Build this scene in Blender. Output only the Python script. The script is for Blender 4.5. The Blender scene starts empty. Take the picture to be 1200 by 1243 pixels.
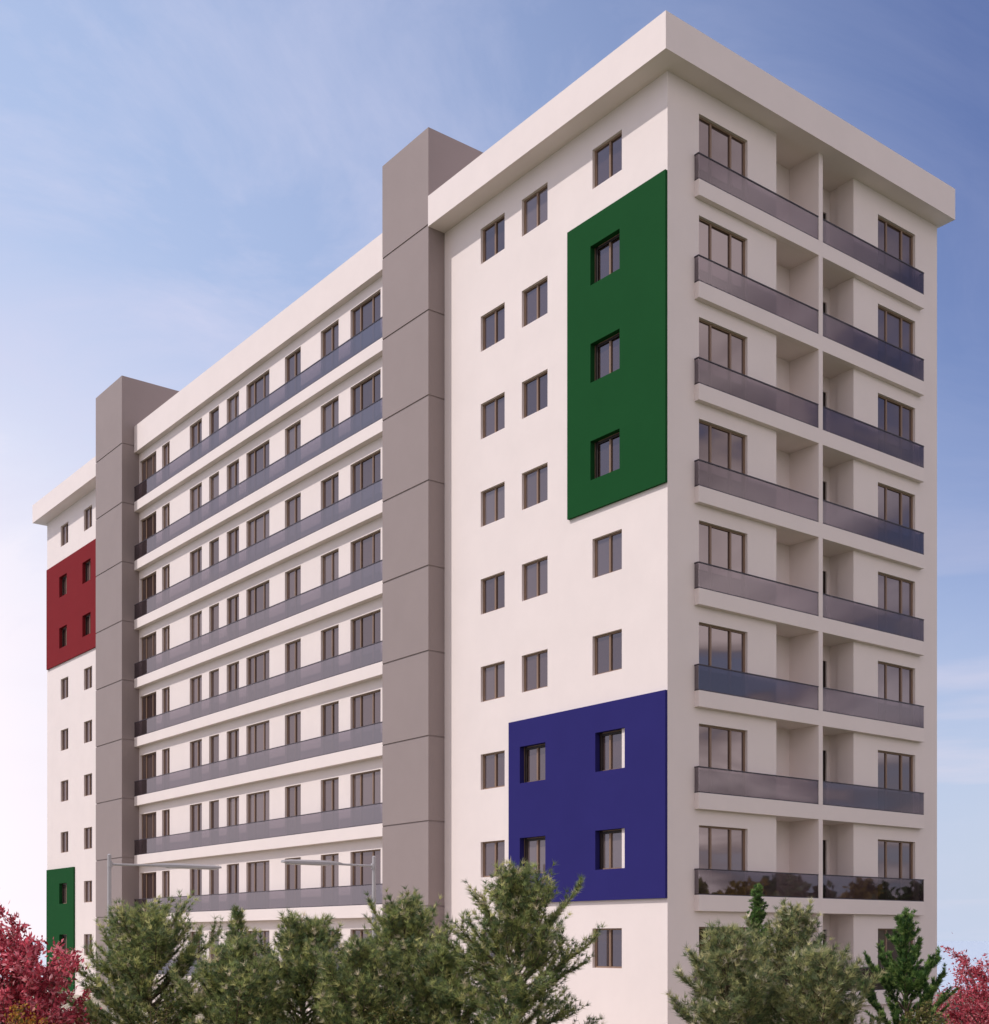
import bpy, math, random
import numpy as np
from mathutils import Vector, Matrix

# ------------------------------------------------------------------ scene, camera, light
S = bpy.context.scene
C = S.collection
G = 3.2                                   # the camera stands 3.2 m above the ground
R = math.radians

cam = bpy.data.cameras.new("camera")
cam.sensor_fit = 'HORIZONTAL'
cam.sensor_width = 36
cam.lens = 1586 / 1200 * 36
cam.shift_y = (1142 - 621.5) / 1200
cam.clip_start = 0.5
cam.clip_end = 60000
camo = bpy.data.objects.new("camera", cam)
C.objects.link(camo)
camo.location = (-27.16, -26.71, G)
camo.rotation_euler = (R(90), 0, -math.atan2(0.6148, 0.7887))
S.camera = camo

SUN = Vector((-1.0, 0.60, 1.48)).normalized()
sl = bpy.data.lights.new("sun", 'SUN')
sl.energy = 3.0
sl.angle = R(0.6)
sl.color = (1.0, 0.93, 0.885)
so = bpy.data.objects.new("sun", sl)
C.objects.link(so)
so.location = (-60, 40, 90)
so.rotation_euler = SUN.to_track_quat('Z', 'Y').to_euler()

S.view_settings.view_transform = 'Standard'
S.view_settings.look = 'None'
S.view_settings.exposure = 0.0
S.view_settings.gamma = 1.0
S.render.film_transparent = False

W = bpy.data.worlds.new("World")
S.world = W
W.use_nodes = True
wt = W.node_tree
wn, wl = wt.nodes, wt.links


def N(tree, typ, **kw):
    n = tree.nodes.new(typ)
    for k, v in kw.items():
        setattr(n, k, v)
    return n


def math_node(tree, op, a, b=None, c=None, clamp=False):
    n = N(tree, 'ShaderNodeMath', operation=op)
    n.use_clamp = clamp
    for i, s in enumerate((a, b, c)):
        if s is None:
            continue
        if isinstance(s, (int, float)):
            n.inputs[i].default_value = s
        else:
            tree.links.new(s, n.inputs[i])
    return n.outputs[0]


def mixc(tree, fac, a, b, mode='MIX'):
    n = N(tree, 'ShaderNodeMix', data_type='RGBA', blend_type=mode)
    for i, s in ((0, fac), (6, a), (7, b)):
        if isinstance(s, (int, float)):
            n.inputs[i].default_value = s
        elif isinstance(s, tuple):
            n.inputs[i].default_value = s + (1,) if len(s) == 3 else s
        else:
            tree.links.new(s, n.inputs[i])
    return n.outputs[2]


def ramp(tree, fac, stops):
    n = N(tree, 'ShaderNodeValToRGB')
    cr = n.color_ramp
    while len(cr.elements) < len(stops):
        cr.elements.new(0.5)
    for e, (p, c) in zip(cr.elements, stops):
        e.position = p
        e.color = (c, c, c, 1) if isinstance(c, (int, float)) else tuple(c) + (1,)
    tree.links.new(fac, n.inputs[0])
    return n.outputs[0]


bg = wn['Background']
sky = N(wt, 'ShaderNodeTexSky', sky_type='NISHITA')
sky.sun_disc = False
sky.sun_elevation = math.asin(SUN.z)
sky.sun_rotation = math.atan2(SUN.x, SUN.y)
sky.air_density = 1.0
sky.dust_density = 1.0
sky.ozone_density = 2.0
tc = N(wt, 'ShaderNodeTexCoord')
sep = N(wt, 'ShaderNodeSeparateXYZ')
wl.new(tc.outputs['Generated'], sep.inputs[0])
# cloud layer: the view direction is carried onto a flat cloud deck high above
zc = math_node(wt, 'ADD', math_node(wt, 'MAXIMUM', sep.outputs[2], 0.0), 0.22)
cx_ = math_node(wt, 'DIVIDE', sep.outputs[0], zc)
cy_ = math_node(wt, 'DIVIDE', sep.outputs[1], zc)
comb = N(wt, 'ShaderNodeCombineXYZ')
wl.new(cx_, comb.inputs[0])
wl.new(cy_, comb.inputs[1])
nz = N(wt, 'ShaderNodeTexNoise')
nz.inputs['Scale'].default_value = 2.3
nz.inputs['Detail'].default_value = 9
nz.inputs['Roughness'].default_value = 0.64
nz.inputs['Distortion'].default_value = 1.2
wl.new(comb.outputs[0], nz.inputs['Vector'])
cl = ramp(wt, nz.outputs['Fac'], [(0.43, 0.0), (0.72, 0.72)])


def toward(az, stops):
    """factor from how far the view direction points to the compass direction az"""
    d = N(wt, 'ShaderNodeVectorMath', operation='DOT_PRODUCT')
    wl.new(tc.outputs['Generated'], d.inputs[0])
    d.inputs[1].default_value = az
    return ramp(wt, d.outputs['Value'], stops)


ST = 0.12
lin = lambda r, g, b: (r / ST, g / ST, b / ST)
skyc = mixc(wt, 1.0, sky.outputs[0], (0.98, 0.92, 1.16), 'MULTIPLY')
# pale band along the horizon
low = ramp(wt, sep.outputs[2], [(0.0, 1.0), (0.07, 0.85), (0.15, 0.62), (0.27, 0.20), (0.42, 0.0)])
c1 = mixc(wt, low, skyc, lin(0.58, 0.65, 0.80))
# thin bright veil on the sunward side
side = toward((-0.123, 0.992, 0.0), [(0.36, 0.0), (0.62, 0.50), (0.86, 0.97)])
c2 = mixc(wt, side, c1, lin(0.50, 0.62, 0.88))
clr = toward((-0.123, 0.992, 0.0), [(0.42, 0.14), (0.72, 0.85)])
c3 = mixc(wt, math_node(wt, 'MULTIPLY', cl, clr), c2, lin(0.70, 0.70, 0.89))
side2 = toward((-0.123, 0.992, 0.0), [(0.74, 0.0), (0.92, 1.0)])
wob = math_node(wt, 'ADD', sep.outputs[2], math_node(wt, 'MULTIPLY', math_node(wt, 'SUBTRACT', nz.outputs['Fac'], 0.5), 0.22))
lowl = ramp(wt, wob, [(0.0, 1.0), (0.24, 0.95), (0.34, 0.55), (0.46, 0.0)])
c4 = mixc(wt, math_node(wt, 'MULTIPLY', side2, lowl), c3, lin(1.08, 0.985, 1.03))
# a few long pink streaks low over the horizon
smap = N(wt, 'ShaderNodeMapping')
smap.inputs['Scale'].default_value = (1.6, 1.6, 16.0)
smap.inputs['Rotation'].default_value = (0.0, R(5), 0.0)
wl.new(tc.outputs['Generated'], smap.inputs[0])
nz3 = N(wt, 'ShaderNodeTexNoise')
nz3.inputs['Scale'].default_value = 1.3
nz3.inputs['Detail'].default_value = 6
wl.new(smap.outputs[0], nz3.inputs['Vector'])
stf = math_node(wt, 'MULTIPLY', ramp(wt, nz3.outputs['Fac'], [(0.50, 0.0), (0.66, 0.75)]), ramp(wt, sep.outputs[2], [(0.0, 0.6), (0.12, 1.0), (0.24, 0.25), (0.34, 0.0)]))
stf = math_node(wt, 'MULTIPLY', stf, math_node(wt, 'SUBTRACT', 1.0, side2, clamp=True))
c4 = mixc(wt, stf, c4, lin(0.84, 0.75, 0.84))
# broad bank of warm grey cloud in the half of the sky behind the camera
nz2 = N(wt, 'ShaderNodeTexNoise')
nz2.inputs['Scale'].default_value = 2.6
nz2.inputs['Detail'].default_value = 8
nz2.inputs['Distortion'].default_value = 0.6
wl.new(comb.outputs[0], nz2.inputs['Vector'])
bank = ramp(wt, nz2.outputs['Fac'], [(0.42, 0.0), (0.50, 1.0)])
back = toward((-0.45, -0.89, 0.0), [(0.0, 0.0), (0.25, 1.0)])
bankc = ramp(wt, nz2.outputs['Fac'], [(0.46, lin(0.62, 0.52, 0.54)), (0.64, lin(1.85, 1.62, 1.58))])
c5 = mixc(wt, math_node(wt, 'MULTIPLY', bank, back), c4, bankc)
wl.new(c5, bg.inputs[0])
bg.inputs[1].default_value = ST


# ------------------------------------------------------------------ materials
def new_mat(name):
    m = bpy.data.materials.new(name)
    m.use_nodes = True
    t = m.node_tree
    return m, t, t.nodes['Principled BSDF']


def plaster(name, col, var=0.05, rough=0.8, bump=0.15, scale=0.6, spec=0.3):
    m, t, p = new_mat(name)
    tcn = N(t, 'ShaderNodeNewGeometry')
    n1 = N(t, 'ShaderNodeTexNoise')
    n1.inputs['Scale'].default_value = scale
    n1.inputs['Detail'].default_value = 6
    n1.inputs['Roughness'].default_value = 0.65
    t.links.new(tcn.outputs['Position'], n1.inputs['Vector'])
    dark = tuple(c * (1 - var) for c in col)
    lite = tuple(min(1, c * (1 + var)) for c in col)
    cc = ramp(t, n1.outputs['Fac'], [(0.3, dark), (0.7, lite)])
    t.links.new(cc, p.inputs['Base Color'])
    p.inputs['Roughness'].default_value = rough
    p.inputs['Specular IOR Level'].default_value = spec
    n2 = N(t, 'ShaderNodeTexNoise')
    n2.inputs['Scale'].default_value = 60
    n2.inputs['Detail'].default_value = 3
    t.links.new(tcn.outputs['Position'], n2.inputs['Vector'])
    b = N(t, 'ShaderNodeBump')
    b.inputs['Strength'].default_value = bump
    b.inputs['Distance'].default_value = 0.004
    t.links.new(n2.outputs['Fac'], b.inputs['Height'])
    t.links.new(b.outputs[0], p.inputs['Normal'])
    return m


M = {}
M['white'] = plaster('white_plaster', (0.80, 0.718, 0.682), 0.025)
M['grey'] = plaster('taupe_plaster', (0.300, 0.248, 0.237), 0.03)
M['green'] = plaster('green_cladding', (0.012, 0.074, 0.022), 0.04, 0.6, 0.05, spec=0.02)
M['blue'] = plaster('blue_cladding', (0.030, 0.027, 0.145), 0.04, 0.6, 0.05, spec=0.02)
M['red'] = plaster('red_cladding', (0.205, 0.020, 0.024), 0.04, 0.6, 0.05, spec=0.02)
M['frame'] = plaster('brown_frame', (0.25, 0.165, 0.115), 0.05, 0.45, 0.0)
M['dark'] = plaster('dark_door_and_gap_shade', (0.022, 0.014, 0.012), 0.1, 0.5, 0.0)  # loggia doors, also the strips that imitate shade in panel windows
M['rail'] = plaster('dark_handrail', (0.045, 0.035, 0.045), 0.05, 0.4, 0.0)
M['metal'] = plaster('galvanised_steel', (0.42, 0.41, 0.42), 0.08, 0.45, 0.0)
M['lens'] = plaster('lamp_cover', (0.62, 0.6, 0.58), 0.05, 0.35, 0.0)
M['bark'] = plaster('bark', (0.13, 0.09, 0.065), 0.35, 0.9, 0.6, 6)
M['paving'] = plaster('paving', (0.36, 0.32, 0.25), 0.12, 0.9, 0.3, 0.5)
M['roof'] = plaster('roof_gravel', (0.30, 0.28, 0.26), 0.15, 0.9, 0.3, 2)


def glass_pane():
    m, t, p = new_mat('window_glass')
    t.nodes.remove(p)
    out = t.nodes['Material Output']
    g = N(t, 'ShaderNodeBsdfGlossy')
    g.inputs['Color'].default_value = (0.80, 0.72, 0.76, 1)
    g.inputs['Roughness'].default_value = 0.02
    d = N(t, 'ShaderNodeBsdfDiffuse')
    d.inputs['Color'].default_value = (0.095, 0.075, 0.082, 1)
    oi = N(t, 'ShaderNodeObjectInfo')      # some windows have pale curtains drawn, most are dark inside
    t.links.new(ramp(t, oi.outputs['Random'], [(0.15, (0.038, 0.024, 0.022)), (0.6, (0.070, 0.048, 0.045)), (0.95, (0.125, 0.098, 0.092))]), d.inputs['Color'])
    mx = N(t, 'ShaderNodeMixShader')
    lw = N(t, 'ShaderNodeFresnel')
    lw.inputs['IOR'].default_value = 1.5
    f = math_node(t, 'ADD', math_node(t, 'MULTIPLY', lw.outputs[0], 0.55), 0.155, clamp=True)
    t.links.new(f, mx.inputs[0])
    t.links.new(d.outputs[0], mx.inputs[1])
    t.links.new(g.outputs[0], mx.inputs[2])
    t.links.new(mx.outputs[0], out.inputs[0])
    return m


def glass_rail():
    m, t, p = new_mat('smoked_glass')
    t.nodes.remove(p)
    out = t.nodes['Material Output']
    g = N(t, 'ShaderNodeBsdfGlossy')
    g.inputs['Color'].default_value = (0.79, 0.75, 0.80, 1)
    g.inputs['Roughness'].default_value = 0.02
    d = N(t, 'ShaderNodeBsdfTransparent')
    d.inputs['Color'].default_value = (0.52, 0.465, 0.50, 1)
    k = N(t, 'ShaderNodeBsdfDiffuse')
    k.inputs['Color'].default_value = (0.065, 0.05, 0.055, 1)
    m1 = N(t, 'ShaderNodeMixShader')
    m1.inputs[0].default_value = 0.16
    t.links.new(d.outputs[0], m1.inputs[1])
    t.links.new(k.outputs[0], m1.inputs[2])
    mx = N(t, 'ShaderNodeMixShader')
    lw = N(t, 'ShaderNodeFresnel')
    lw.inputs['IOR'].default_value = 1.5
    f = math_node(t, 'ADD', math_node(t, 'MULTIPLY', lw.outputs[0], 0.16), 0.092, clamp=True)
    t.links.new(f, mx.inputs[0])
    t.links.new(m1.outputs[0], mx.inputs[1])
    t.links.new(g.outputs[0], mx.inputs[2])
    t.links.new(mx.outputs[0], out.inputs[0])
    return m


M['pane'] = glass_pane()
M['railglass'] = glass_rail()


def leaf_mat(name, rough=0.6, trans=0.5):
    m, t, p = new_mat(name)
    a = N(t, 'ShaderNodeAttribute', attribute_name='tint')
    t.links.new(a.outputs['Color'], p.inputs['Base Color'])
    p.inputs['Roughness'].default_value = rough
    p.inputs['Specular IOR Level'].default_value = 0.25
    tr = N(t, 'ShaderNodeBsdfTranslucent')
    t.links.new(a.outputs['Color'], tr.inputs['Color'])
    mx = N(t, 'ShaderNodeMixShader')
    mx.inputs[0].default_value = trans
    t.links.new(p.outputs[0], mx.inputs[1])
    t.links.new(tr.outputs[0], mx.inputs[2])
    t.links.new(mx.outputs[0], t.nodes['Material Output'].inputs[0])
    return m


M['needles'] = leaf_mat('needles')
M['leaves'] = leaf_mat('leaves', 0.5, 0.45)


def ground_mat():
    m, t, p = new_mat('grass_ground')
    geo = N(t, 'ShaderNodeNewGeometry')
    n1 = N(t, 'ShaderNodeTexNoise')
    n1.inputs['Scale'].default_value = 0.35
    n1.inputs['Detail'].default_value = 8
    t.links.new(geo.outputs['Position'], n1.inputs['Vector'])
    cc = ramp(t, n1.outputs['Fac'], [(0.3, (0.06, 0.08, 0.03)), (0.55, (0.12, 0.12, 0.055)), (0.8, (0.20, 0.16, 0.10))])
    t.links.new(cc, p.inputs['Base Color'])
    p.inputs['Roughness'].default_value = 0.95
    return m


M['ground'] = ground_mat()


def sea_mat():
    m, t, p = new_mat('sea_water')
    p.inputs['Base Color'].default_value = (0.50, 0.58, 0.66, 1)
    p.inputs['Roughness'].default_value = 0.25
    p.inputs['IOR'].default_value = 1.33
    geo = N(t, 'ShaderNodeNewGeometry')
    n1 = N(t, 'ShaderNodeTexNoise')
    n1.inputs['Scale'].default_value = 0.08
    n1.inputs['Detail'].default_value = 4
    t.links.new(geo.outputs['Position'], n1.inputs['Vector'])
    b = N(t, 'ShaderNodeBump')
    b.inputs['Strength'].default_value = 0.1
    t.links.new(n1.outputs['Fac'], b.inputs['Height'])
    t.links.new(b.outputs[0], p.inputs['Normal'])
    return m


M['sea'] = sea_mat()


# ------------------------------------------------------------------ mesh helpers
class MB:
    def __init__(self, T=None):
        self.v, self.f, self.T = [], [], T or (lambda a, b, c: (a, b, c))

    def quad(self, a, b, c, d):
        i = len(self.v)
        self.v += [self.T(*q) for q in (a, b, c, d)]
        self.f.append((i, i + 1, i + 2, i + 3))

    def box(self, x0, x1, y0, y1, z0, z1, skip=''):
        i = len(self.v)
        self.v += [self.T(x, y, z) for z in (z0, z1) for y in (y0, y1) for x in (x0, x1)]
        fs = {'b': (0, 2, 3, 1), 't': (4, 5, 7, 6), 'f': (0, 1, 5, 4), 'k': (2, 6, 7, 3), 'l': (0, 4, 6, 2), 'r': (1, 3, 7, 5)}
        for k, f in fs.items():
            if k not in skip:
                self.f.append(tuple(i + q for q in f))

    def tube(self, pts, rads, n=8, cap=True):
        pts = [Vector(p) for p in pts]
        base = len(self.v)
        for k, p in enumerate(pts):
            d = (pts[min(k + 1, len(pts) - 1)] - pts[max(k - 1, 0)]).normalized()
            a = d.cross(Vector((0, 0, 1)))
            if a.length < 1e-3:
                a = Vector((1, 0, 0))
            a.normalize()
            b = d.cross(a)
            for j in range(n):
                t = 2 * math.pi * j / n
                q = p + (a * math.cos(t) + b * math.sin(t)) * rads[k]
                self.v.append(self.T(*q))
        for k in range(len(pts) - 1):
            for j in range(n):
                a0, a1 = base + k * n + j, base + k * n + (j + 1) % n
                self.f.append((a0, a1, a1 + n, a0 + n))
        if cap:
            self.f.append(tuple(base + j for j in range(n))[::-1])
            self.f.append(tuple(base + (len(pts) - 1) * n + j for j in range(n)))

    def mesh(self, name, mat, smooth=False):
        me = bpy.data.meshes.new(name)
        me.from_pydata(self.v, [], self.f)
        me.materials.append(mat)
        if smooth:
            me.polygons.foreach_set('use_smooth', [True] * len(me.polygons))
        me.update()
        return me

    def build(self, name, mat, parent=None, smooth=False, bevel=0):
        o = bpy.data.objects.new(name, self.mesh(name, mat, smooth))
        C.objects.link(o)
        if parent:
            o.parent = parent
        if bevel:
            b = o.modifiers.new('bevel', 'BEVEL')
            b.width = bevel
            b.segments = 2
            b.limit_method = 'ANGLE'
        return o


def tag(o, label=None, cat=None, group=None, kind=None):
    for k, v in (('label', label), ('category', cat), ('group', group), ('kind', kind)):
        if v:
            o[k] = v
    return o


def empty(name, loc, rz=0.0, parent=None):
    o = bpy.data.objects.new(name, None)
    o.empty_display_size = 0.3
    o.location = loc
    o.rotation_euler = (0, 0, rz)
    C.objects.link(o)
    if parent:
        o.parent = parent
    return o


# a facade is drawn in its own frame: a runs along it, d goes inward, z is up
LEFT = lambda x0: (lambda a, d, z: (x0 + d, a, z))       # facade facing -X, a = world y
RIGHT = lambda y0: (lambda a, d, z: (a, y0 + d, z))      # facade facing -Y, a = world x


def holed(mb, a0, a1, z0, z1, holes, depth, d=0.0):
    """flat sheet at depth d with rectangular openings and their reveals"""
    A = sorted({a0, a1} | {h[0] for h in holes} | {h[1] for h in holes})
    Z = sorted({z0, z1} | {h[2] for h in holes} | {h[3] for h in holes})
    A = [a for a in A if a0 <= a <= a1]
    Z = [z for z in Z if z0 <= z <= z1]
    for i in range(len(A) - 1):
        for j in range(len(Z) - 1):
            am, zm = (A[i] + A[i + 1]) / 2, (Z[j] + Z[j + 1]) / 2
            if any(h[0] < am < h[1] and h[2] < zm < h[3] for h in holes):
                continue
            mb.quad((A[i], d, Z[j]), (A[i + 1], d, Z[j]), (A[i + 1], d, Z[j + 1]), (A[i], d, Z[j + 1]))
    e = d + depth
    for h in holes:
        mb.quad((h[0], d, h[2]), (h[1], d, h[2]), (h[1], e, h[2]), (h[0], e, h[2]))
        mb.quad((h[0], d, h[3]), (h[0], e, h[3]), (h[1], e, h[3]), (h[1], d, h[3]))
        mb.quad((h[0], d, h[2]), (h[0], e, h[2]), (h[0], e, h[3]), (h[0], d, h[3]))
        mb.quad((h[1], d, h[2]), (h[1], d, h[3]), (h[1], e, h[3]), (h[1], e, h[2]))


# ------------------------------------------------------------------ ground and sea
mb = MB()
mb.quad((-300, -300, 0), (45, -300, 0), (45, 80, 0), (-300, 80, 0))
mb.quad((45, -300, 0), (120, -300, 0), (120, -15, 0), (45, -15, 0))
tag(mb.build('ground', M['ground']), kind='structure')
mb = MB()
mb.box(-9.0, 16.5, -3.2, 60, 0.0, 0.12, skip='b')
tag(mb.build('pavement', M['paving']), kind='structure')
mb = MB()
mb.quad((-30000, -30000, -0.6), (30000, -30000, -0.6), (30000, 30000, -0.6), (-30000, 30000, -0.6))
tag(mb.build('sea', M['sea']), kind='structure')

# ------------------------------------------------------------------ the apartment building
B = empty('apartment_building', (0, 0, 0))
tag(B, 'long nine storey white apartment block with two taupe stair towers and coloured wall panels', 'building')

H3 = 3.0
ZW0, ZW1 = G - 0.825, G + 0.385           # small window, lowest row: sill and head
ZS0, ZS1 = G + 0.88, G + 1.36             # balcony slab of the row above the lowest
ZR1 = G + 2.13                            # top of its rail
ZD1 = G + 3.42                            # head of its doors
ZE = G + 25.15                            # underside of the projecting roof edge
ZT = G + 26.22                            # top of the roof edge
REV = 0.15

near_cols = [(1.91, 3.22), (5.36, 6.67), (7.58, 8.90)]
far_cols = [(44.69, 45.94), (48.41, 49.66)]
mid_cols = [(14.55, 16.69, 3), (17.57, 18.95, 2), (20.56, 21.90, 2), (23.25, 25.37, 3), (26.07, 27.28, 2), (28.06, 29.07, 1), (29.84, 31.15, 2), (33.43, 34.33, 2), (35.02, 37.02, 3)]
doors_r = [(1.31, 3.45), (9.99, 12.11)]
XM = -0.41                                # wall plane of the middle wing
XB = -0.68                                # balcony front of the middle wing

# walls -------------------------------------------------------------
mb = MB(LEFT(0.0))
holes = [(a, b, ZW0 + H3 * k, ZW1 + H3 * k) for k in range(0, 9) for a, b in near_cols]
holed(mb, 0.0, 11.02, 0.0, ZE, holes, REV)
mb.T = RIGHT(0.0)
dh = [(a, b, ZS1 + H3 * k, ZD1 + H3 * k) for k in range(-1, 8) for a, b in doors_r]
holed(mb, 0.0, 4.79, 0.0, ZE, [h for h in dh if h[1] < 4.79], REV)
holed(mb, 8.67, 13.41, 0.0, ZE, [h for h in dh if h[0] > 8.67], REV)
YB = 1.0
ld = [(7.70, 8.56, ZS1 + H3 * k, ZD1 - 0.04 + H3 * k) for k in range(-1, 8)]
holed(mb, 4.79, 8.72, 0.0, ZE, ld, 0.10, YB)
mb.T = lambda a, b, c: (a, b, c)
mb.quad((4.79, 0, 0), (4.79, YB, 0), (4.79, YB, ZE), (4.79, 0, ZE))
mb.quad((8.67, 0, 0), (8.67, 0, ZE), (8.67, 0.65, ZE), (8.67, 0.65, 0))
mb.quad((8.67, 0.65, 0), (8.67, 0.65, ZE), (8.72, 0.65, ZE), (8.72, 0.65, 0))
mb.quad((8.72, 0.65, 0), (8.72, 0.65, ZE), (8.72, YB, ZE), (8.72, YB, 0))
mb.quad((13.41, 0, 0), (13.41, 11.02, 0), (13.41, 11.02, ZE), (13.41, 0, ZE))
mb.quad((0.0, 11.02, 0), (0, 11.02, ZE), (13.41, 11.02, ZE), (13.41, 11.02, 0))
mb.build('wall', M['white'], B)

mb = MB(LEFT(XM))
holes = [(a, b, ZS1 + H3 * k, ZD1 + 0.03 + H3 * k) for k in range(-1, 8) for a, b, n in mid_cols]
holed(mb, 13.98, 37.14, 0.0, G + 25.5, holes, REV)
mb.build('wall', M['white'], B)

mb = MB(LEFT(0.0))
holes = [(a, b, ZW0 + H3 * k, ZW1 + H3 * k) for k in range(0, 9) for a, b in far_cols]
holed(mb, 40.68, 51.96, 0.0, ZE, holes, REV)
mb.T = lambda a, b, c: (a, b, c)
mb.quad((0, 51.96, 0), (0, 51.96, ZE), (13.41, 51.96, ZE), (13.41, 51.96, 0))
mb.quad((13.41, 37, 0), (13.41, 51.96, 0), (13.41, 51.96, ZE), (13.41, 37, ZE))
mb.quad((13.2, 11.03, 0), (13.2, 37, 0), (13.2, 37, ZE), (13.2, 11.03, ZE))
mb.build('wall', M['white'], B)


# roof --------------------------------------------------------------
def roof(x0, x1, y0, y1, z0, z1):
    m = MB()
    w = 0.22
    # parapet ring with a sunk deck, and the flat soffit
    m.quad((x0, y0, z0), (x0, y1, z0), (x1, y1, z0), (x1, y0, z0))
    for a, b in (((x0, y0), (x1, y0)), ((x1, y0), (x1, y1)), ((x1, y1), (x0, y1)), ((x0, y1), (x0, y0))):
        m.quad((a[0], a[1], z0), (b[0], b[1], z0), (b[0], b[1], z1), (a[0], a[1], z1))
    X0, X1, Y0, Y1 = x0 + w, x1 - w, y0 + w, y1 - w
    o = [(x0, y0), (x1, y0), (x1, y1), (x0, y1)]
    i = [(X0, Y0), (X1, Y0), (X1, Y1), (X0, Y1)]
    zd = z1 - 0.55
    for k in range(4):
        l = (k + 1) % 4
        m.quad(o[k] + (z1,), o[l] + (z1,), i[l] + (z1,), i[k] + (z1,))
        m.quad(i[k] + (z1,), i[l] + (z1,), i[l] + (zd,), i[k] + (zd,))
    m.quad(*[q + (zd,) for q in i])
    return m.build('roof', M['white'], B)


roof(-0.72, 13.53, -0.64, 11.015, ZE, ZT)
roof(-0.72, 13.53, 40.685, 52.45, ZE, ZT)
roof(XB, 13.40, 13.985, 37.135, G + 24.88, ZT)


# stair towers ------------------------------------------------------
def tower(x0, x1, y0, y1):
    m = MB()
    top = G + 28.66
    m.box(x0 + 0.03, x1, y0 + 0.03, y1 - 0.03, 0, top - 0.2, skip='b')
    js = [G + 25.23 - H3 * k for k in range(9)]
    zz = [0.0] + sorted(js) + [top]
    for i in range(len(zz) - 1):
        a = zz[i] + (0.03 if i else 0)
        b = zz[i + 1] - (0.03 if i < len(zz) - 2 else 0)
        m.box(x0, x1 + 0.03, y0, y1, a, b)
    return m.build('stair_tower', M['grey'], B)


tower(-0.70, 6.0, 11.02, 13.98)
tower(-1.33, 5.5, 37.14, 40.68)


# coloured panels ---------------------------------------------------
def panel(y0, y1, z0, z1, openings, mat, label):
    m = MB(LEFT(-0.09))
    ops = []
    for a, b, k, dy in openings:
        ops.append((a + dy + 0.004, b + dy - 0.004, ZW0 + 0.004 + H3 * k, ZW1 - 0.004 + H3 * k))
    holed(m, y0, y1, z0, z1, ops, 0.183)
    for (p, q) in ((y0, y0), (y1, y1)):
        m.quad((p, 0, z0), (p, 0.088, z0), (p, 0.088, z1), (p, 0, z1))
    for z in (z0, z1):
        m.quad((y0, 0, z), (y1, 0, z), (y1, 0.088, z), (y0, 0.088, z))
    o = m.build('wall_panel', M[mat], B)
    o['label'] = label
    return o


nc, fc = near_cols, far_cols
panel(0.004, 4.30, G + 13.25, G + 22.27, [(nc[0][0], nc[0][1], k, 0) for k in (5, 6, 7)], 'green',
      'tall dark green panel by the top corner')
panel(0.004, 7.26, G + 1.24, G + 7.25,
      [(nc[0][0], nc[0][1], k, -0.22) for k in (1, 2)] + [(nc[1][0], nc[1][1], k, 0) for k in (1, 2)], 'blue',
      'square deep blue panel low on the corner')
panel(40.70, 51.84, G + 16.30, G + 22.28, [(a, b, k, 0) for k in (6, 7) for a, b in fc], 'red',
      'dark red panel high on the far end')
panel(47.33, 51.84, 0.3, G + 4.26, [(fc[1][0], fc[1][1], k, 0) for k in (0, 1)], 'green',
      'green panel low on the far end')


# windows -----------------------------------------------------------
_wm = {}


def window_meshes(w, h, n, door):
    key = (round(w, 3), round(h, 3), n, door)
    if key in _wm:
        return _wm[key]
    f = MB()
    t = 0.05
    d0, d1 = 0.095, 0.145
    f.box(0, t, d0, d1, 0, h)
    f.box(w - t, w, d0, d1, 0, h)
    f.box(t, w - t, d0, d1, 0, t)
    f.box(t, w - t, d0, d1, h - t, h)
    g = MB()
    if n == 1:
        cuts = [t, w - t]
    elif n == 2:
        cuts = [t, w * 0.53, w - t]
    else:
        cuts = [t, w * 0.28, w * 0.69, w - t]
    for i in range(len(cuts) - 1):
        a, b = cuts[i], cuts[i + 1]
        dd = 0.0 if i % 2 == 0 else 0.012
        if i:
            f.box(a - 0.035, a + 0.035, d0 - 0.008, d1 - 0.004, t, h - t)
        s = 0.026                                    # the sash round each pane
        f.box(a, a + s, d0 + 0.012 + dd, d1 - 0.008, t, h - t)
        f.box(b - s, b, d0 + 0.012 + dd, d1 - 0.008, t, h - t)
        g.box(a + 0.001, b - 0.001, d0 + 0.026 + dd, d0 + 0.032 + dd, t, h - t)
    r = (f.mesh('window_frame', M['frame']), g.mesh('window_pane', M['pane']))
    _wm[key] = r
    return r


def window(plane, pos, a, b, z0, z1, n, name='window'):
    """plane 'L': facade x = pos, a..b world y; plane 'R': facade y = pos, a..b world x"""
    fm, gm = window_meshes(b - a, z1 - z0, n, name)
    o = bpy.data.objects.new(name, fm)
    g = bpy.data.objects.new('pane', gm)
    C.objects.link(o)
    C.objects.link(g)
    o.parent = B
    g.parent = o
    if plane == 'L':
        o.location = (pos, b, z0)
        o.rotation_euler = (0, 0, -math.pi / 2)
    else:
        o.location = (a, pos, z0)
    return o


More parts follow.
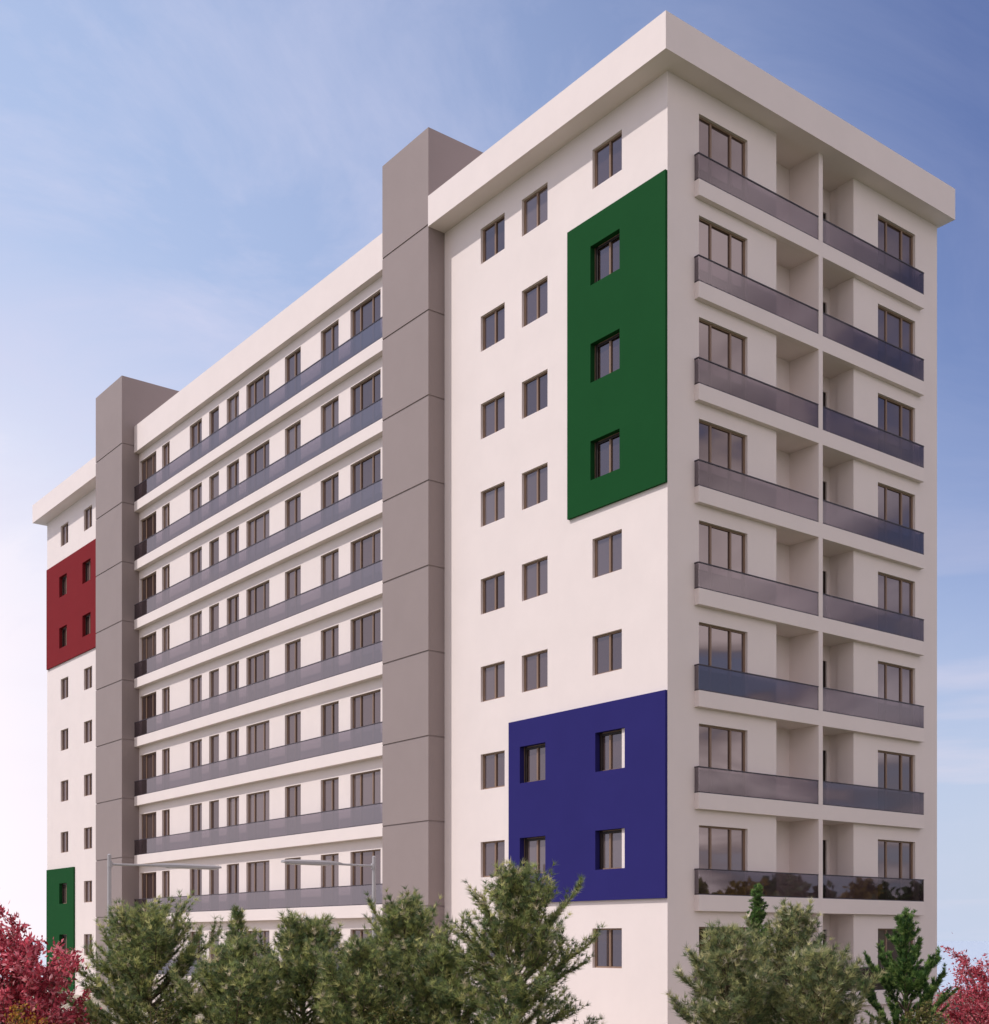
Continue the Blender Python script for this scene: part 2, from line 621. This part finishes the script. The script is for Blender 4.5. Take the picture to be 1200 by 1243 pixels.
m = MB()
m.box(0.045, 0.16, 0.082, 0.094, 0.0, 1.21)  # dark strips in place of the shaded gap beside and above the pane
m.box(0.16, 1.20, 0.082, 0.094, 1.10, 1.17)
gap_shade = m.mesh('gap_shade', M['dark'])
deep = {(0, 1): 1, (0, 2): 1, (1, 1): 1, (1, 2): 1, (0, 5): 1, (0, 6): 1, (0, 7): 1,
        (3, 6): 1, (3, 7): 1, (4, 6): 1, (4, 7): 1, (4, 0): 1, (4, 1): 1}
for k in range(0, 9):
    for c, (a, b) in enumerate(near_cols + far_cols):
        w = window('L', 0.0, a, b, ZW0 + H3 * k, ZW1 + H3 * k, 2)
        if (c, k) in deep:                       # dark strip painting in the shade of the panels' deep openings
            l = bpy.data.objects.new('gap_shade_strip', gap_shade)
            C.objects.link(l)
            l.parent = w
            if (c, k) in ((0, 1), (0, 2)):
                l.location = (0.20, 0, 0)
for k in range(-1, 8):
    for a, b, n in mid_cols:
        window('L', XM, a, b, ZS1 + H3 * k, ZD1 + 0.03 + H3 * k, n, 'balcony_door' if n == 3 else 'window')
    for a, b in doors_r:
        window('R', 0.0, a, b, ZS1 + H3 * k, ZD1 + H3 * k, 3, 'balcony_door')
    m = MB(RIGHT(YB))
    z0, z1 = ZS1 + H3 * k, ZD1 - 0.04 + H3 * k
    m.box(7.70, 8.56, 0.05, 0.09, z0, z1)
    m.box(7.78, 8.48, 0.035, 0.05, z0 + 0.12, z1 - 0.12)
    m.build('loggia_door', M['dark'], B)


# balconies ---------------------------------------------------------
def glass_run(parent, segs, z0, z1, end=()):
    """segs: (T, a0, a1): glass sheets with a dark cap rail and foot rail"""
    for T, a0, a1, d0 in segs:
        g = MB(T)
        g.box(a0, a1, d0, d0 + 0.012, z0 + 0.03, z1 - 0.035)
        g.build('glass_panel', M['railglass'], parent)
        h = MB(T)
        h.box(a0 - 0.004, a1 + 0.004, d0 - 0.012, d0 + 0.026, z1 - 0.035, z1)
        h.box(a0, a1, d0 - 0.006, d0 + 0.02, z0, z0 + 0.03)
        h.build('handrail', M['rail'], parent)


X0, X1, YF = 1.12, 12.38, -0.18
for k in range(-1, 8):
    z0, z1, zr = ZS0 + H3 * k, ZS1 + H3 * k, ZR1 + H3 * k
    m = MB()
    m.box(X0, X1, YF, 0.02, z0, z1)
    m.box(4.785, 8.74, 0.02, YB + 0.02, z0, z1 - 0.01)
    s = m.build('balcony', M['white'], B, bevel=0.008)
    top = (ZS0 + H3 * (k + 1)) if k < 7 else ZE
    p = MB()
    p.box(6.635, 6.84, YF, YB + 0.02, z1, top)
    p.build('partition_wall', M['white'], s)
    glass_run(s, [(RIGHT(YF), X0 + 0.012, 6.63, 0.014), (RIGHT(YF), 6.846, X1 - 0.012, 0.014)], z1, zr)
    glass_run(s, [(LEFT(X0), YF + 0.014, -0.003, 0.0), (LEFT(X1 - 0.012), YF + 0.03, -0.003, 0.0)], z1, zr - 0.001)
    # middle wing
    m = MB()
    m.box(XB, XM + 0.02, 13.985, 37.135, z0, z1)
    s = m.build('balcony', M['white'], B, bevel=0.008)
    glass_run(s, [(LEFT(XB), 13.99, 37.13, 0.014)], z1, zr)


# ------------------------------------------------------------------ street lamps
def street_lamp(x, y, sgn, length, label):
    o = empty('street_lamp', (x, y, 0))
    tag(o, label, 'street lamp', 'street lamps along the front of the building')
    m = MB()
    m.tube([(0, 0, 0), (0, 0, 0.35), (0, 0, 0.36), (0, 0, 6.0)], [0.11, 0.11, 0.078, 0.062], 14)
    m.tube([(0, 0, 0), (0, 0, 0.03)], [0.2, 0.2], 14)
    m.tube([(0, 0, 6.0), (0, 0, 6.03)], [0.066, 0.03], 14)
    m.build('pole', M['metal'], o, smooth=False)
    m = MB()
    m.tube([(sgn * 0.03, 0, 5.69), (sgn * length * 0.62, 0, 5.72)], [0.04, 0.034], 10)
    m.tube([(sgn * 0.02, 0, 5.60), (sgn * 0.02, 0, 5.78)], [0.085, 0.085], 12)
    m.build('arm', M['metal'], o)
    m = MB()
    a, b = length * 0.36, length
    # flat tapering head, thicker in its middle
    st = [(a, 0.03, 0.03), (a + 0.15, 0.07, 0.055), (a + 0.45, 0.12, 0.075), (a + 0.9, 0.16, 0.085), (b - 0.25, 0.16, 0.07), (b, 0.12, 0.045)]
    for i in range(len(st)):
        xx, wy, wz = st[i]
        for yy, z in ((-wy, -wz * 0.7), (wy, -wz * 0.7), (wy * 1.0, wz * 0.3), (wy * 0.6, wz), (-wy * 0.6, wz), (-wy, wz * 0.3)):
            m.v.append((sgn * xx, yy, 5.72 + z))
    n = 6
    for i in range(len(st) - 1):
        for j in range(n):
            a0, a1 = i * n + j, i * n + (j + 1) % n
            m.f.append((a0, a1, a1 + n, a0 + n))
    m.f.append(tuple(range(n)))
    m.f.append(tuple((len(st) - 1) * n + j for j in range(n)))
    hd = m.build('lamp_head', M['metal'], o)
    m = MB()
    q0, q1 = sorted((sgn * (a + 0.6), sgn * (b - 0.15)))
    m.box(q0, q1, -0.12, 0.12, 5.64, 5.665)
    m.build('lamp_cover', M['lens'], hd)
    return o


street_lamp(-10.91, 14.5, 1, 3.92, 'grey street lamp with arm reaching right, in front of the far stair tower')
street_lamp(-3.58, 10.06, -1, 3.42, 'grey street lamp with arm reaching left, beside the near stair tower')


# ------------------------------------------------------------------ trees
def unit(v):
    return v / np.maximum(np.linalg.norm(v, axis=1, keepdims=True), 1e-9)


def cards_mesh(name, P, D, U, L, Wd, col, mat, tri=True):
    """many small leaf blades: base P, direction D, width direction U"""
    n = len(P)
    L = L[:, None]
    Wd = Wd[:, None]
    if tri:       # a needle: narrow triangle
        V = np.stack([P - U * Wd, P + U * Wd, P + D * L], 1).reshape(-1, 3)
        k = 3
    else:         # a leaf: pointed rhombus
        Nn = np.cross(D, U)
        V = np.stack([P, P + D * L * 0.45 - U * Wd + Nn * Wd * 0.35, P + D * L, P + D * L * 0.45 + U * Wd + Nn * Wd * 0.35], 1).reshape(-1, 3)
        k = 4
    me = bpy.data.meshes.new(name)
    me.vertices.add(len(V))
    me.vertices.foreach_set('co', V.astype(np.float32).ravel())
    me.loops.add(n * k)
    me.loops.foreach_set('vertex_index', np.arange(n * k, dtype=np.int32))
    me.polygons.add(n)
    me.polygons.foreach_set('loop_start', np.arange(0, n * k, k, dtype=np.int32))
    me.update(calc_edges=True)
    at = me.color_attributes.new('tint', 'FLOAT_COLOR', 'POINT')
    cc = np.ones((n * k, 4), np.float32)
    cc[:, :3] = np.repeat(col, k, axis=0)
    at.data.foreach_set('color', cc.ravel())
    me.materials.append(mat)
    return me


def frame_of(ax, rng):
    r = rng.normal(size=ax.shape)
    u = unit(np.cross(ax, r))
    return u, np.cross(ax, u)


def palette(rng, n, cols, wts):
    c = np.array(cols)
    i = rng.choice(len(c), n, p=np.array(wts) / sum(wts))
    return c[i] * rng.uniform(0.8, 1.45, (n, 1))


def conifer(name, x, y, H, Rr, seed, label, cat, group=None, nb=95, needle=(0.10, 0.19), width=0.0062, per=17, rise=(-6, 52),
            prof='round', cols=None, wts=None, spread=(18, 62), lean=0.0, step=0.085, bare=0.10, base=0.08, pexp=1.0, leaders=0):
    rng = np.random.default_rng(seed)
    o = empty(name, (x, y, 0))
    tag(o, label, cat, group)
    wood = MB()
    tp = []
    k = 9
    ph = rng.uniform(0, 6)
    for i in range(k):
        t = i / (k - 1)
        tp.append((lean * t * t + 0.05 * math.sin(ph + 4 * t) * t, 0.04 * math.cos(ph + 3 * t) * t, H * t * 0.98))
    wood.tube(tp, [0.085 * H / 4 * (1 - 0.88 * i / (k - 1)) for i in range(k)], 8)
    cen, axs, rad = [], [], []

    def trunk_at(z):
        t = z / (H * 0.98)
        i = min(int(t * (k - 1)), k - 2)
        f = t * (k - 1) - i
        return np.array(tp[i]) * (1 - f) + np.array(tp[i + 1]) * f

    def profile(t):
        if prof == 'cone':
            return (1 - t) ** pexp
        if prof == 'round':
            return 1.0 if t < 0.5 else max(0.20, 1 - ((t - 0.5) / 0.58) ** 1.5)
        return 1 - t * 0.3

    for i in range(nb):
        t = base + (1 - base) * ((i + rng.uniform(0, 1)) / nb) ** 0.92
        t = min(t, 0.985)
        L = Rr * profile(t) * rng.choice([0.6, 0.8, 0.95, 1.05, 1.25]) * rng.uniform(0.9, 1.08) + 0.10
        az = i * 2.39996 + rng.uniform(-0.5, 0.5)
        el = R(rise[0] + (rise[1] - rise[0]) * t ** 0.8 + rng.uniform(-12, 14))
        p0 = trunk_at(H * 0.98 * t)
        pts = [p0]
        d = np.array([math.cos(az) * math.cos(el), math.sin(az) * math.cos(el), math.sin(el)])
        ns = 6
        for s in range(ns):
            d = d + np.array([0, 0, 0.085 if prof != 'cone' else 0.06]) + rng.normal(size=3) * 0.07
            d /= np.linalg.norm(d)
            pts.append(pts[-1] + d * L / ns)
        wood.tube(pts, [0.020 * (1 - 0.8 * j / ns) * (0.6 + L / 2) for j in range(ns + 1)], 4, cap=False)
        pts = np.array(pts)
        # side twigs
        twigs = [(pts, bare + 0.12, 1.0)]
        nt = int(3 + L * 7.5)
        for q in range(nt):
            s = rng.uniform(0.22, 0.97)
            j = min(int(s * ns), ns - 1)
            b0 = pts[j] + (pts[j + 1] - pts[j]) * (s * ns - j)
            bd = pts[j + 1] - pts[j]
            bd /= np.linalg.norm(bd)
            side_ = np.cross(bd, [0, 0, 1.0])
            side_ /= max(1e-6, np.linalg.norm(side_))
            td = bd * 0.75 + side_ * rng.choice([-1, 1]) * rng.uniform(0.4, 1.0) + np.array([0, 0, rng.uniform(-0.15, 0.5)])
            td /= np.linalg.norm(td)
            tl = L * rng.uniform(0.16, 0.42) * (1.15 - s * 0.6) + 0.06
            e1 = b0 + td * tl * 0.5
            e2 = e1 + (td + np.array([0, 0, 0.3])) / 1.1 * tl * 0.5
            tw = np.array([b0, e1, e2])
            wood.tube(tw, [0.006, 0.005, 0.003], 3, cap=False)
            twigs.append((tw, 0.15, 0.9))
        for tw, s0, ksz in twigs:
            seg = np.linalg.norm(np.diff(tw, axis=0), axis=1)
            tot = seg.sum()
            m_ = max(2, int(tot * (1 - s0) / step))
            ss = np.linspace(s0, 1.0, m_) * tot
            cum = np.concatenate([[0], np.cumsum(seg)])
            for s in ss:
                j = min(np.searchsorted(cum, s, side='right') - 1, len(seg) - 1)
                f = (s - cum[j]) / seg[j]
                cen.append(tw[j] * (1 - f) + tw[j + 1] * f)
                axs.append((tw[j + 1] - tw[j]) / seg[j])
                rad.append(ksz)
    cen, axs, rad = np.array(cen), unit(np.array(axs)), np.array(rad)
    n = len(cen)
    tuft_col = palette(rng, n, cols, wts)
    ce = np.repeat(cen, per, 0) + rng.normal(size=(n * per, 3)) * 0.012
    ax = np.repeat(axs, per, 0)
    u, v = frame_of(ax, rng)
    an = np.radians(rng.uniform(spread[0], spread[1], (n * per, 1)))
    D = unit(ax * np.cos(an) + u * np.sin(an))
    Ln = rng.uniform(needle[0], needle[1], n * per) * np.repeat(rad, per)
    U, _ = frame_of(D, rng)
    col = np.repeat(tuft_col, per, 0) * rng.uniform(0.8, 1.25, (n * per, 1))
    me = cards_mesh('crown', ce, D, U, Ln, np.full(n * per, width), col, M['needles'])
    wood.build('trunk', M['bark'], o, smooth=True)
    c = bpy.data.objects.new('crown', me)
    C.objects.link(c)
    c.parent = o
    return o


PINE = [(0.11, 0.159, 0.067), (0.232, 0.281, 0.104), (0.366, 0.39, 0.146), (0.549, 0.537, 0.244), (0.634, 0.561, 0.403), (0.171, 0.22, 0.11)]
PW = [3.2, 4, 3, 1.4, 0.6, 2]
PINE2 = [(0.127, 0.172, 0.081), (0.253, 0.287, 0.127), (0.402, 0.402, 0.184), (0.575, 0.54, 0.31), (0.667, 0.621, 0.483), (0.196, 0.241, 0.127)]
FIR = [(0.05, 0.11, 0.035), (0.11, 0.20, 0.055), (0.20, 0.31, 0.09), (0.32, 0.42, 0.15)]
FW = [3, 4, 2, 1]

gp = 'young pines planted in front of the building'
conifer('pine_tree', -15.2, 1.25, 3.6, 1.7, 11, 'bushy pine in front of the far stair tower, beside the red maple', 'pine tree', gp, cols=PINE, wts=PW)
conifer('pine_tree', -12.88, 1.46, 3.75, 0.75, 12, 'slim narrow pine, thinnest of the pines, between two bushy ones', 'pine tree', gp, nb=52, cols=PINE, wts=PW, rise=(30, 72))
conifer('pine_tree', -12.18, -0.35, 3.4, 1.5, 13, 'low bushy pine in front of the balconies between the two street lamps', 'pine tree', gp, cols=PINE, wts=PW)
conifer('pine_tree', -10.36, -1.77, 3.9, 1.4, 14, 'pine in front of the near stair tower beside the lamp post', 'pine tree', gp, cols=PINE, wts=PW)
conifer('pine_tree', -10.2, -5.72, 4.35, 1.62, 15, 'tallest pine, in front of the blue wall panel', 'pine tree', gp, nb=105, cols=PINE, wts=PW)
conifer('pine_tree', -7.3, -8.85, 3.2, 1.1, 16, 'pale olive shaggy pine right of the white building corner', 'pine tree', gp, nb=85, needle=(0.10, 0.20), cols=PINE2, wts=PW)
conifer('pine_tree', -4.96, -8.51, 3.7, 1.2, 17, 'shaggy pine below the balcony partition, left of the dark fir', 'pine tree', gp, nb=80, needle=(0.09, 0.17), cols=PINE2, wts=PW)
gf = 'firs planted in front of the building'
conifer('fir_tree', -3.97, -6.75, 4.45, 1.0, 21, 'bright green fir tip rising behind the shaggy pines', 'fir tree', gf, nb=90, prof='cone', needle=(0.05, 0.09), width=0.008,
        per=20, rise=(30, 70), cols=FIR, wts=FW, spread=(25, 60), step=0.05, pexp=0.8)
conifer('fir_tree', -3.85, -10.65, 3.65, 1.75, 22, 'dark green fir with open spreading boughs by the right maple', 'fir tree', gf, nb=36, prof='cone', needle=(0.06, 0.11), width=0.009,
        per=24, rise=(32, 70), cols=FIR, wts=FW, spread=(22, 55), step=0.045, pexp=0.72)


def leafy(name, x, y, H, Rr, seed, label, cat, group, cols, wts, n=9000, leaf=(0.07, 0.13), wd=0.024, trunk_h=0.8, flat=1.0, nb=26, stray=0.02):
    rng = np.random.default_rng(seed)
    o = empty(name, (x, y, 0))
    tag(o, label, cat, group)
    wood = MB()
    wood.tube([(0, 0, 0), (0.03, 0.02, trunk_h * 0.5), (0, 0.03, trunk_h)], [0.10, 0.08, 0.07], 8)
    ends = []
    for i in range(nb):
        az = i * 2.39996 + rng.uniform(-0.3, 0.3)
        el = R(rng.uniform(18, 85))
        rr = rng.uniform(0.75, 1.05)
        tip = np.array([math.cos(az) * math.cos(el) * Rr * rr, math.sin(az) * math.cos(el) * Rr * rr,
                        trunk_h + (H - trunk_h) * math.sin(el) * rr * flat])
        p0 = np.array([0, 0, trunk_h * rng.uniform(0.6, 1.0)])
        mid = (p0 + tip) / 2 + rng.normal(size=3) * 0.10 + np.array([0, 0, 0.1])
        q1 = (p0 + mid) / 2 + rng.normal(size=3) * 0.05
        q2 = (mid + tip) / 2 + rng.normal(size=3) * 0.07
        pts = np.array([p0, q1, mid, q2, tip])
        wood.tube(pts, [0.035, 0.026, 0.018, 0.011, 0.004], 5, cap=False)
        ends.append(pts)
        for q in range(7):
            s = rng.uniform(0.35, 0.95)
            j = min(int(s * 4), 3)
            b0 = pts[j] + (pts[j + 1] - pts[j]) * (s * 4 - j)
            dd = rng.normal(size=3) + (tip - p0) / np.linalg.norm(tip - p0) * 1.1
            dd /= np.linalg.norm(dd)
            e = b0 + dd * rng.uniform(0.25, 0.6) * Rr * 0.5
            tw = np.array([b0, (b0 + e) / 2 + rng.normal(size=3) * 0.03, e])
            wood.tube(tw, [0.008, 0.006, 0.003], 3, cap=False)
            ends.append(tw)
    P, A = [], []
    ws = np.array([len(e) for e in ends], float)
    pick = rng.choice(len(ends), n, p=ws / ws.sum())
    ss = rng.uniform(0.25, 1.0, n) ** 0.8
    for b, s in zip(pick, ss):
        e = ends[b]
        m_ = len(e) - 1
        j = min(int(s * m_), m_ - 1)
        P.append(e[j] + (e[j + 1] - e[j]) * (s * m_ - j))
        A.append(e[j + 1] - e[j])
    P, A = np.array(P), unit(np.array(A))
    P += rng.normal(size=P.shape) * 0.045
    st = rng.random(n) < stray
    P[st] += rng.normal(size=(st.sum(), 3)) * 0.16
    D = unit(A * 0.5 + rng.normal(size=P.shape) * 0.7 + np.array([0, 0, 0.05]))
    U, _ = frame_of(D, rng)
    L = rng.uniform(leaf[0], leaf[1], n)
    me = cards_mesh('crown', P, D, U, L, L * 0 + wd * (L / leaf[1]) * 1.2, palette(rng, n, cols, wts), M['leaves'], tri=False)
    wood.build('trunk', M['bark'], o, smooth=True)
    c = bpy.data.objects.new('crown', me)
    C.objects.link(c)
    c.parent = o
    return o


MAPLE = [(0.60, 0.10, 0.14), (0.72, 0.22, 0.26), (0.36, 0.05, 0.075), (0.80, 0.40, 0.42), (0.16, 0.03, 0.04)]
MW = [4, 3, 2.5, 1.2, 1]
gm = 'red maples at the two edges of the garden'
leafy('maple_tree', -18.5, 0.75, 3.75, 2.0, 31, 'red leaved maple in front of the far end of the building', 'maple tree', gm, MAPLE, MW, n=17000, leaf=(0.08, 0.15), wd=0.028, nb=38, stray=0.06)
leafy('maple_tree', -0.75, -10.75, 3.05, 1.75, 32, 'pinkish red maple right of the dark fir, against the sky', 'maple tree', gm, MAPLE, MW, n=13000, leaf=(0.05, 0.11), wd=0.02, nb=32, stray=0.06)

conifer('pine_tree', -14.6, -1.9, 2.75, 1.25, 18, 'short low pine in front of the bushy pine beside the red maple', 'pine tree', gp, nb=90, cols=PINE, wts=PW, rise=(5, 75))
conifer('pine_tree', -12.35, -3.1, 2.70, 1.2, 19, 'short low pine at the foot of the slim pine', 'pine tree', gp, nb=90, cols=PINE, wts=PW, rise=(5, 75))
conifer('pine_tree', -10.9, -4.0, 2.60, 1.2, 20, 'short low pine between the lamp post pine and the tallest pine', 'pine tree', gp, nb=90, cols=PINE, wts=PW, rise=(5, 75))
conifer('pine_tree', -6.1, -10.2, 2.55, 1.3, 23, 'short pale olive pine in front of the two shaggy pines', 'pine tree', gp, nb=85, cols=PINE2, wts=PW, rise=(5, 75))

SHR = [(0.10, 0.11, 0.035), (0.17, 0.17, 0.05), (0.06, 0.09, 0.03), (0.26, 0.22, 0.09)]
YEL = [(0.42, 0.22, 0.04), (0.30, 0.10, 0.03), (0.18, 0.16, 0.04)]
gs = 'low garden shrubs among the pines'
leafy('shrub', -18.9, -1.6, 1.95, 0.7, 41, 'yellow orange shrub at the foot of the left red maple', 'shrub', gs, YEL, [3, 1.5, 1], n=3500, trunk_h=0.3, leaf=(0.05, 0.09))
leafy('shrub', -16.0, -1.2, 2.0, 0.9, 42, 'olive shrub below the pine beside the left maple', 'shrub', gs, SHR, [3, 3, 2, 1], n=5000, trunk_h=0.3, leaf=(0.04, 0.08))
leafy('shrub', -12.3, -4.4, 1.95, 0.9, 43, 'olive shrub below the pine by the lamp post', 'shrub', gs, SHR, [3, 3, 2, 1], n=5000, trunk_h=0.3, leaf=(0.04, 0.08))
leafy('shrub', -4.7, -11.6, 2.0, 0.8, 44, 'yellow green shrub at the foot of the dark fir', 'shrub', gs, SHR, [2, 4, 1, 3], n=5000, trunk_h=0.3, leaf=(0.04, 0.08))

# woodland across the road behind the camera: seen only mirrored in the glass of the low floors
rng = np.random.default_rng(77)
Pw, Cw = [], []
for i in range(26):
    cxx, cyy = 28 + i * 1.9 + rng.uniform(-1, 1), -39 + rng.uniform(-3, 3)
    hh, rr = rng.uniform(5.6, 8.6), rng.uniform(1.8, 3.0)
    q = unit(rng.normal(size=(900, 3))) * rng.uniform(0.55, 1.0, (900, 1)) * np.array([rr, rr, hh * 0.48]) + np.array([cxx, cyy, hh * 0.55])
    Pw.append(q)
    Cw.append(palette(rng, 1, [(0.12, 0.17, 0.07), (0.24, 0.23, 0.07), (0.36, 0.27, 0.07)], [3, 2, 1]) * rng.uniform(0.7, 1.3, (900, 1)))
Pw, Cw = np.concatenate(Pw), np.concatenate(Cw)
Dw = unit(rng.normal(size=Pw.shape))
Uw, _ = frame_of(Dw, rng)
wo = bpy.data.objects.new('woodland', cards_mesh('woodland', Pw, Dw, Uw, np.full(len(Pw), 0.75), np.full(len(Pw), 0.3), Cw, M['leaves'], tri=False))
C.objects.link(wo)
tag(wo, kind='stuff')

print('objects', len(bpy.data.objects), 'polys', sum(len(m.polygons) for m in bpy.data.meshes))
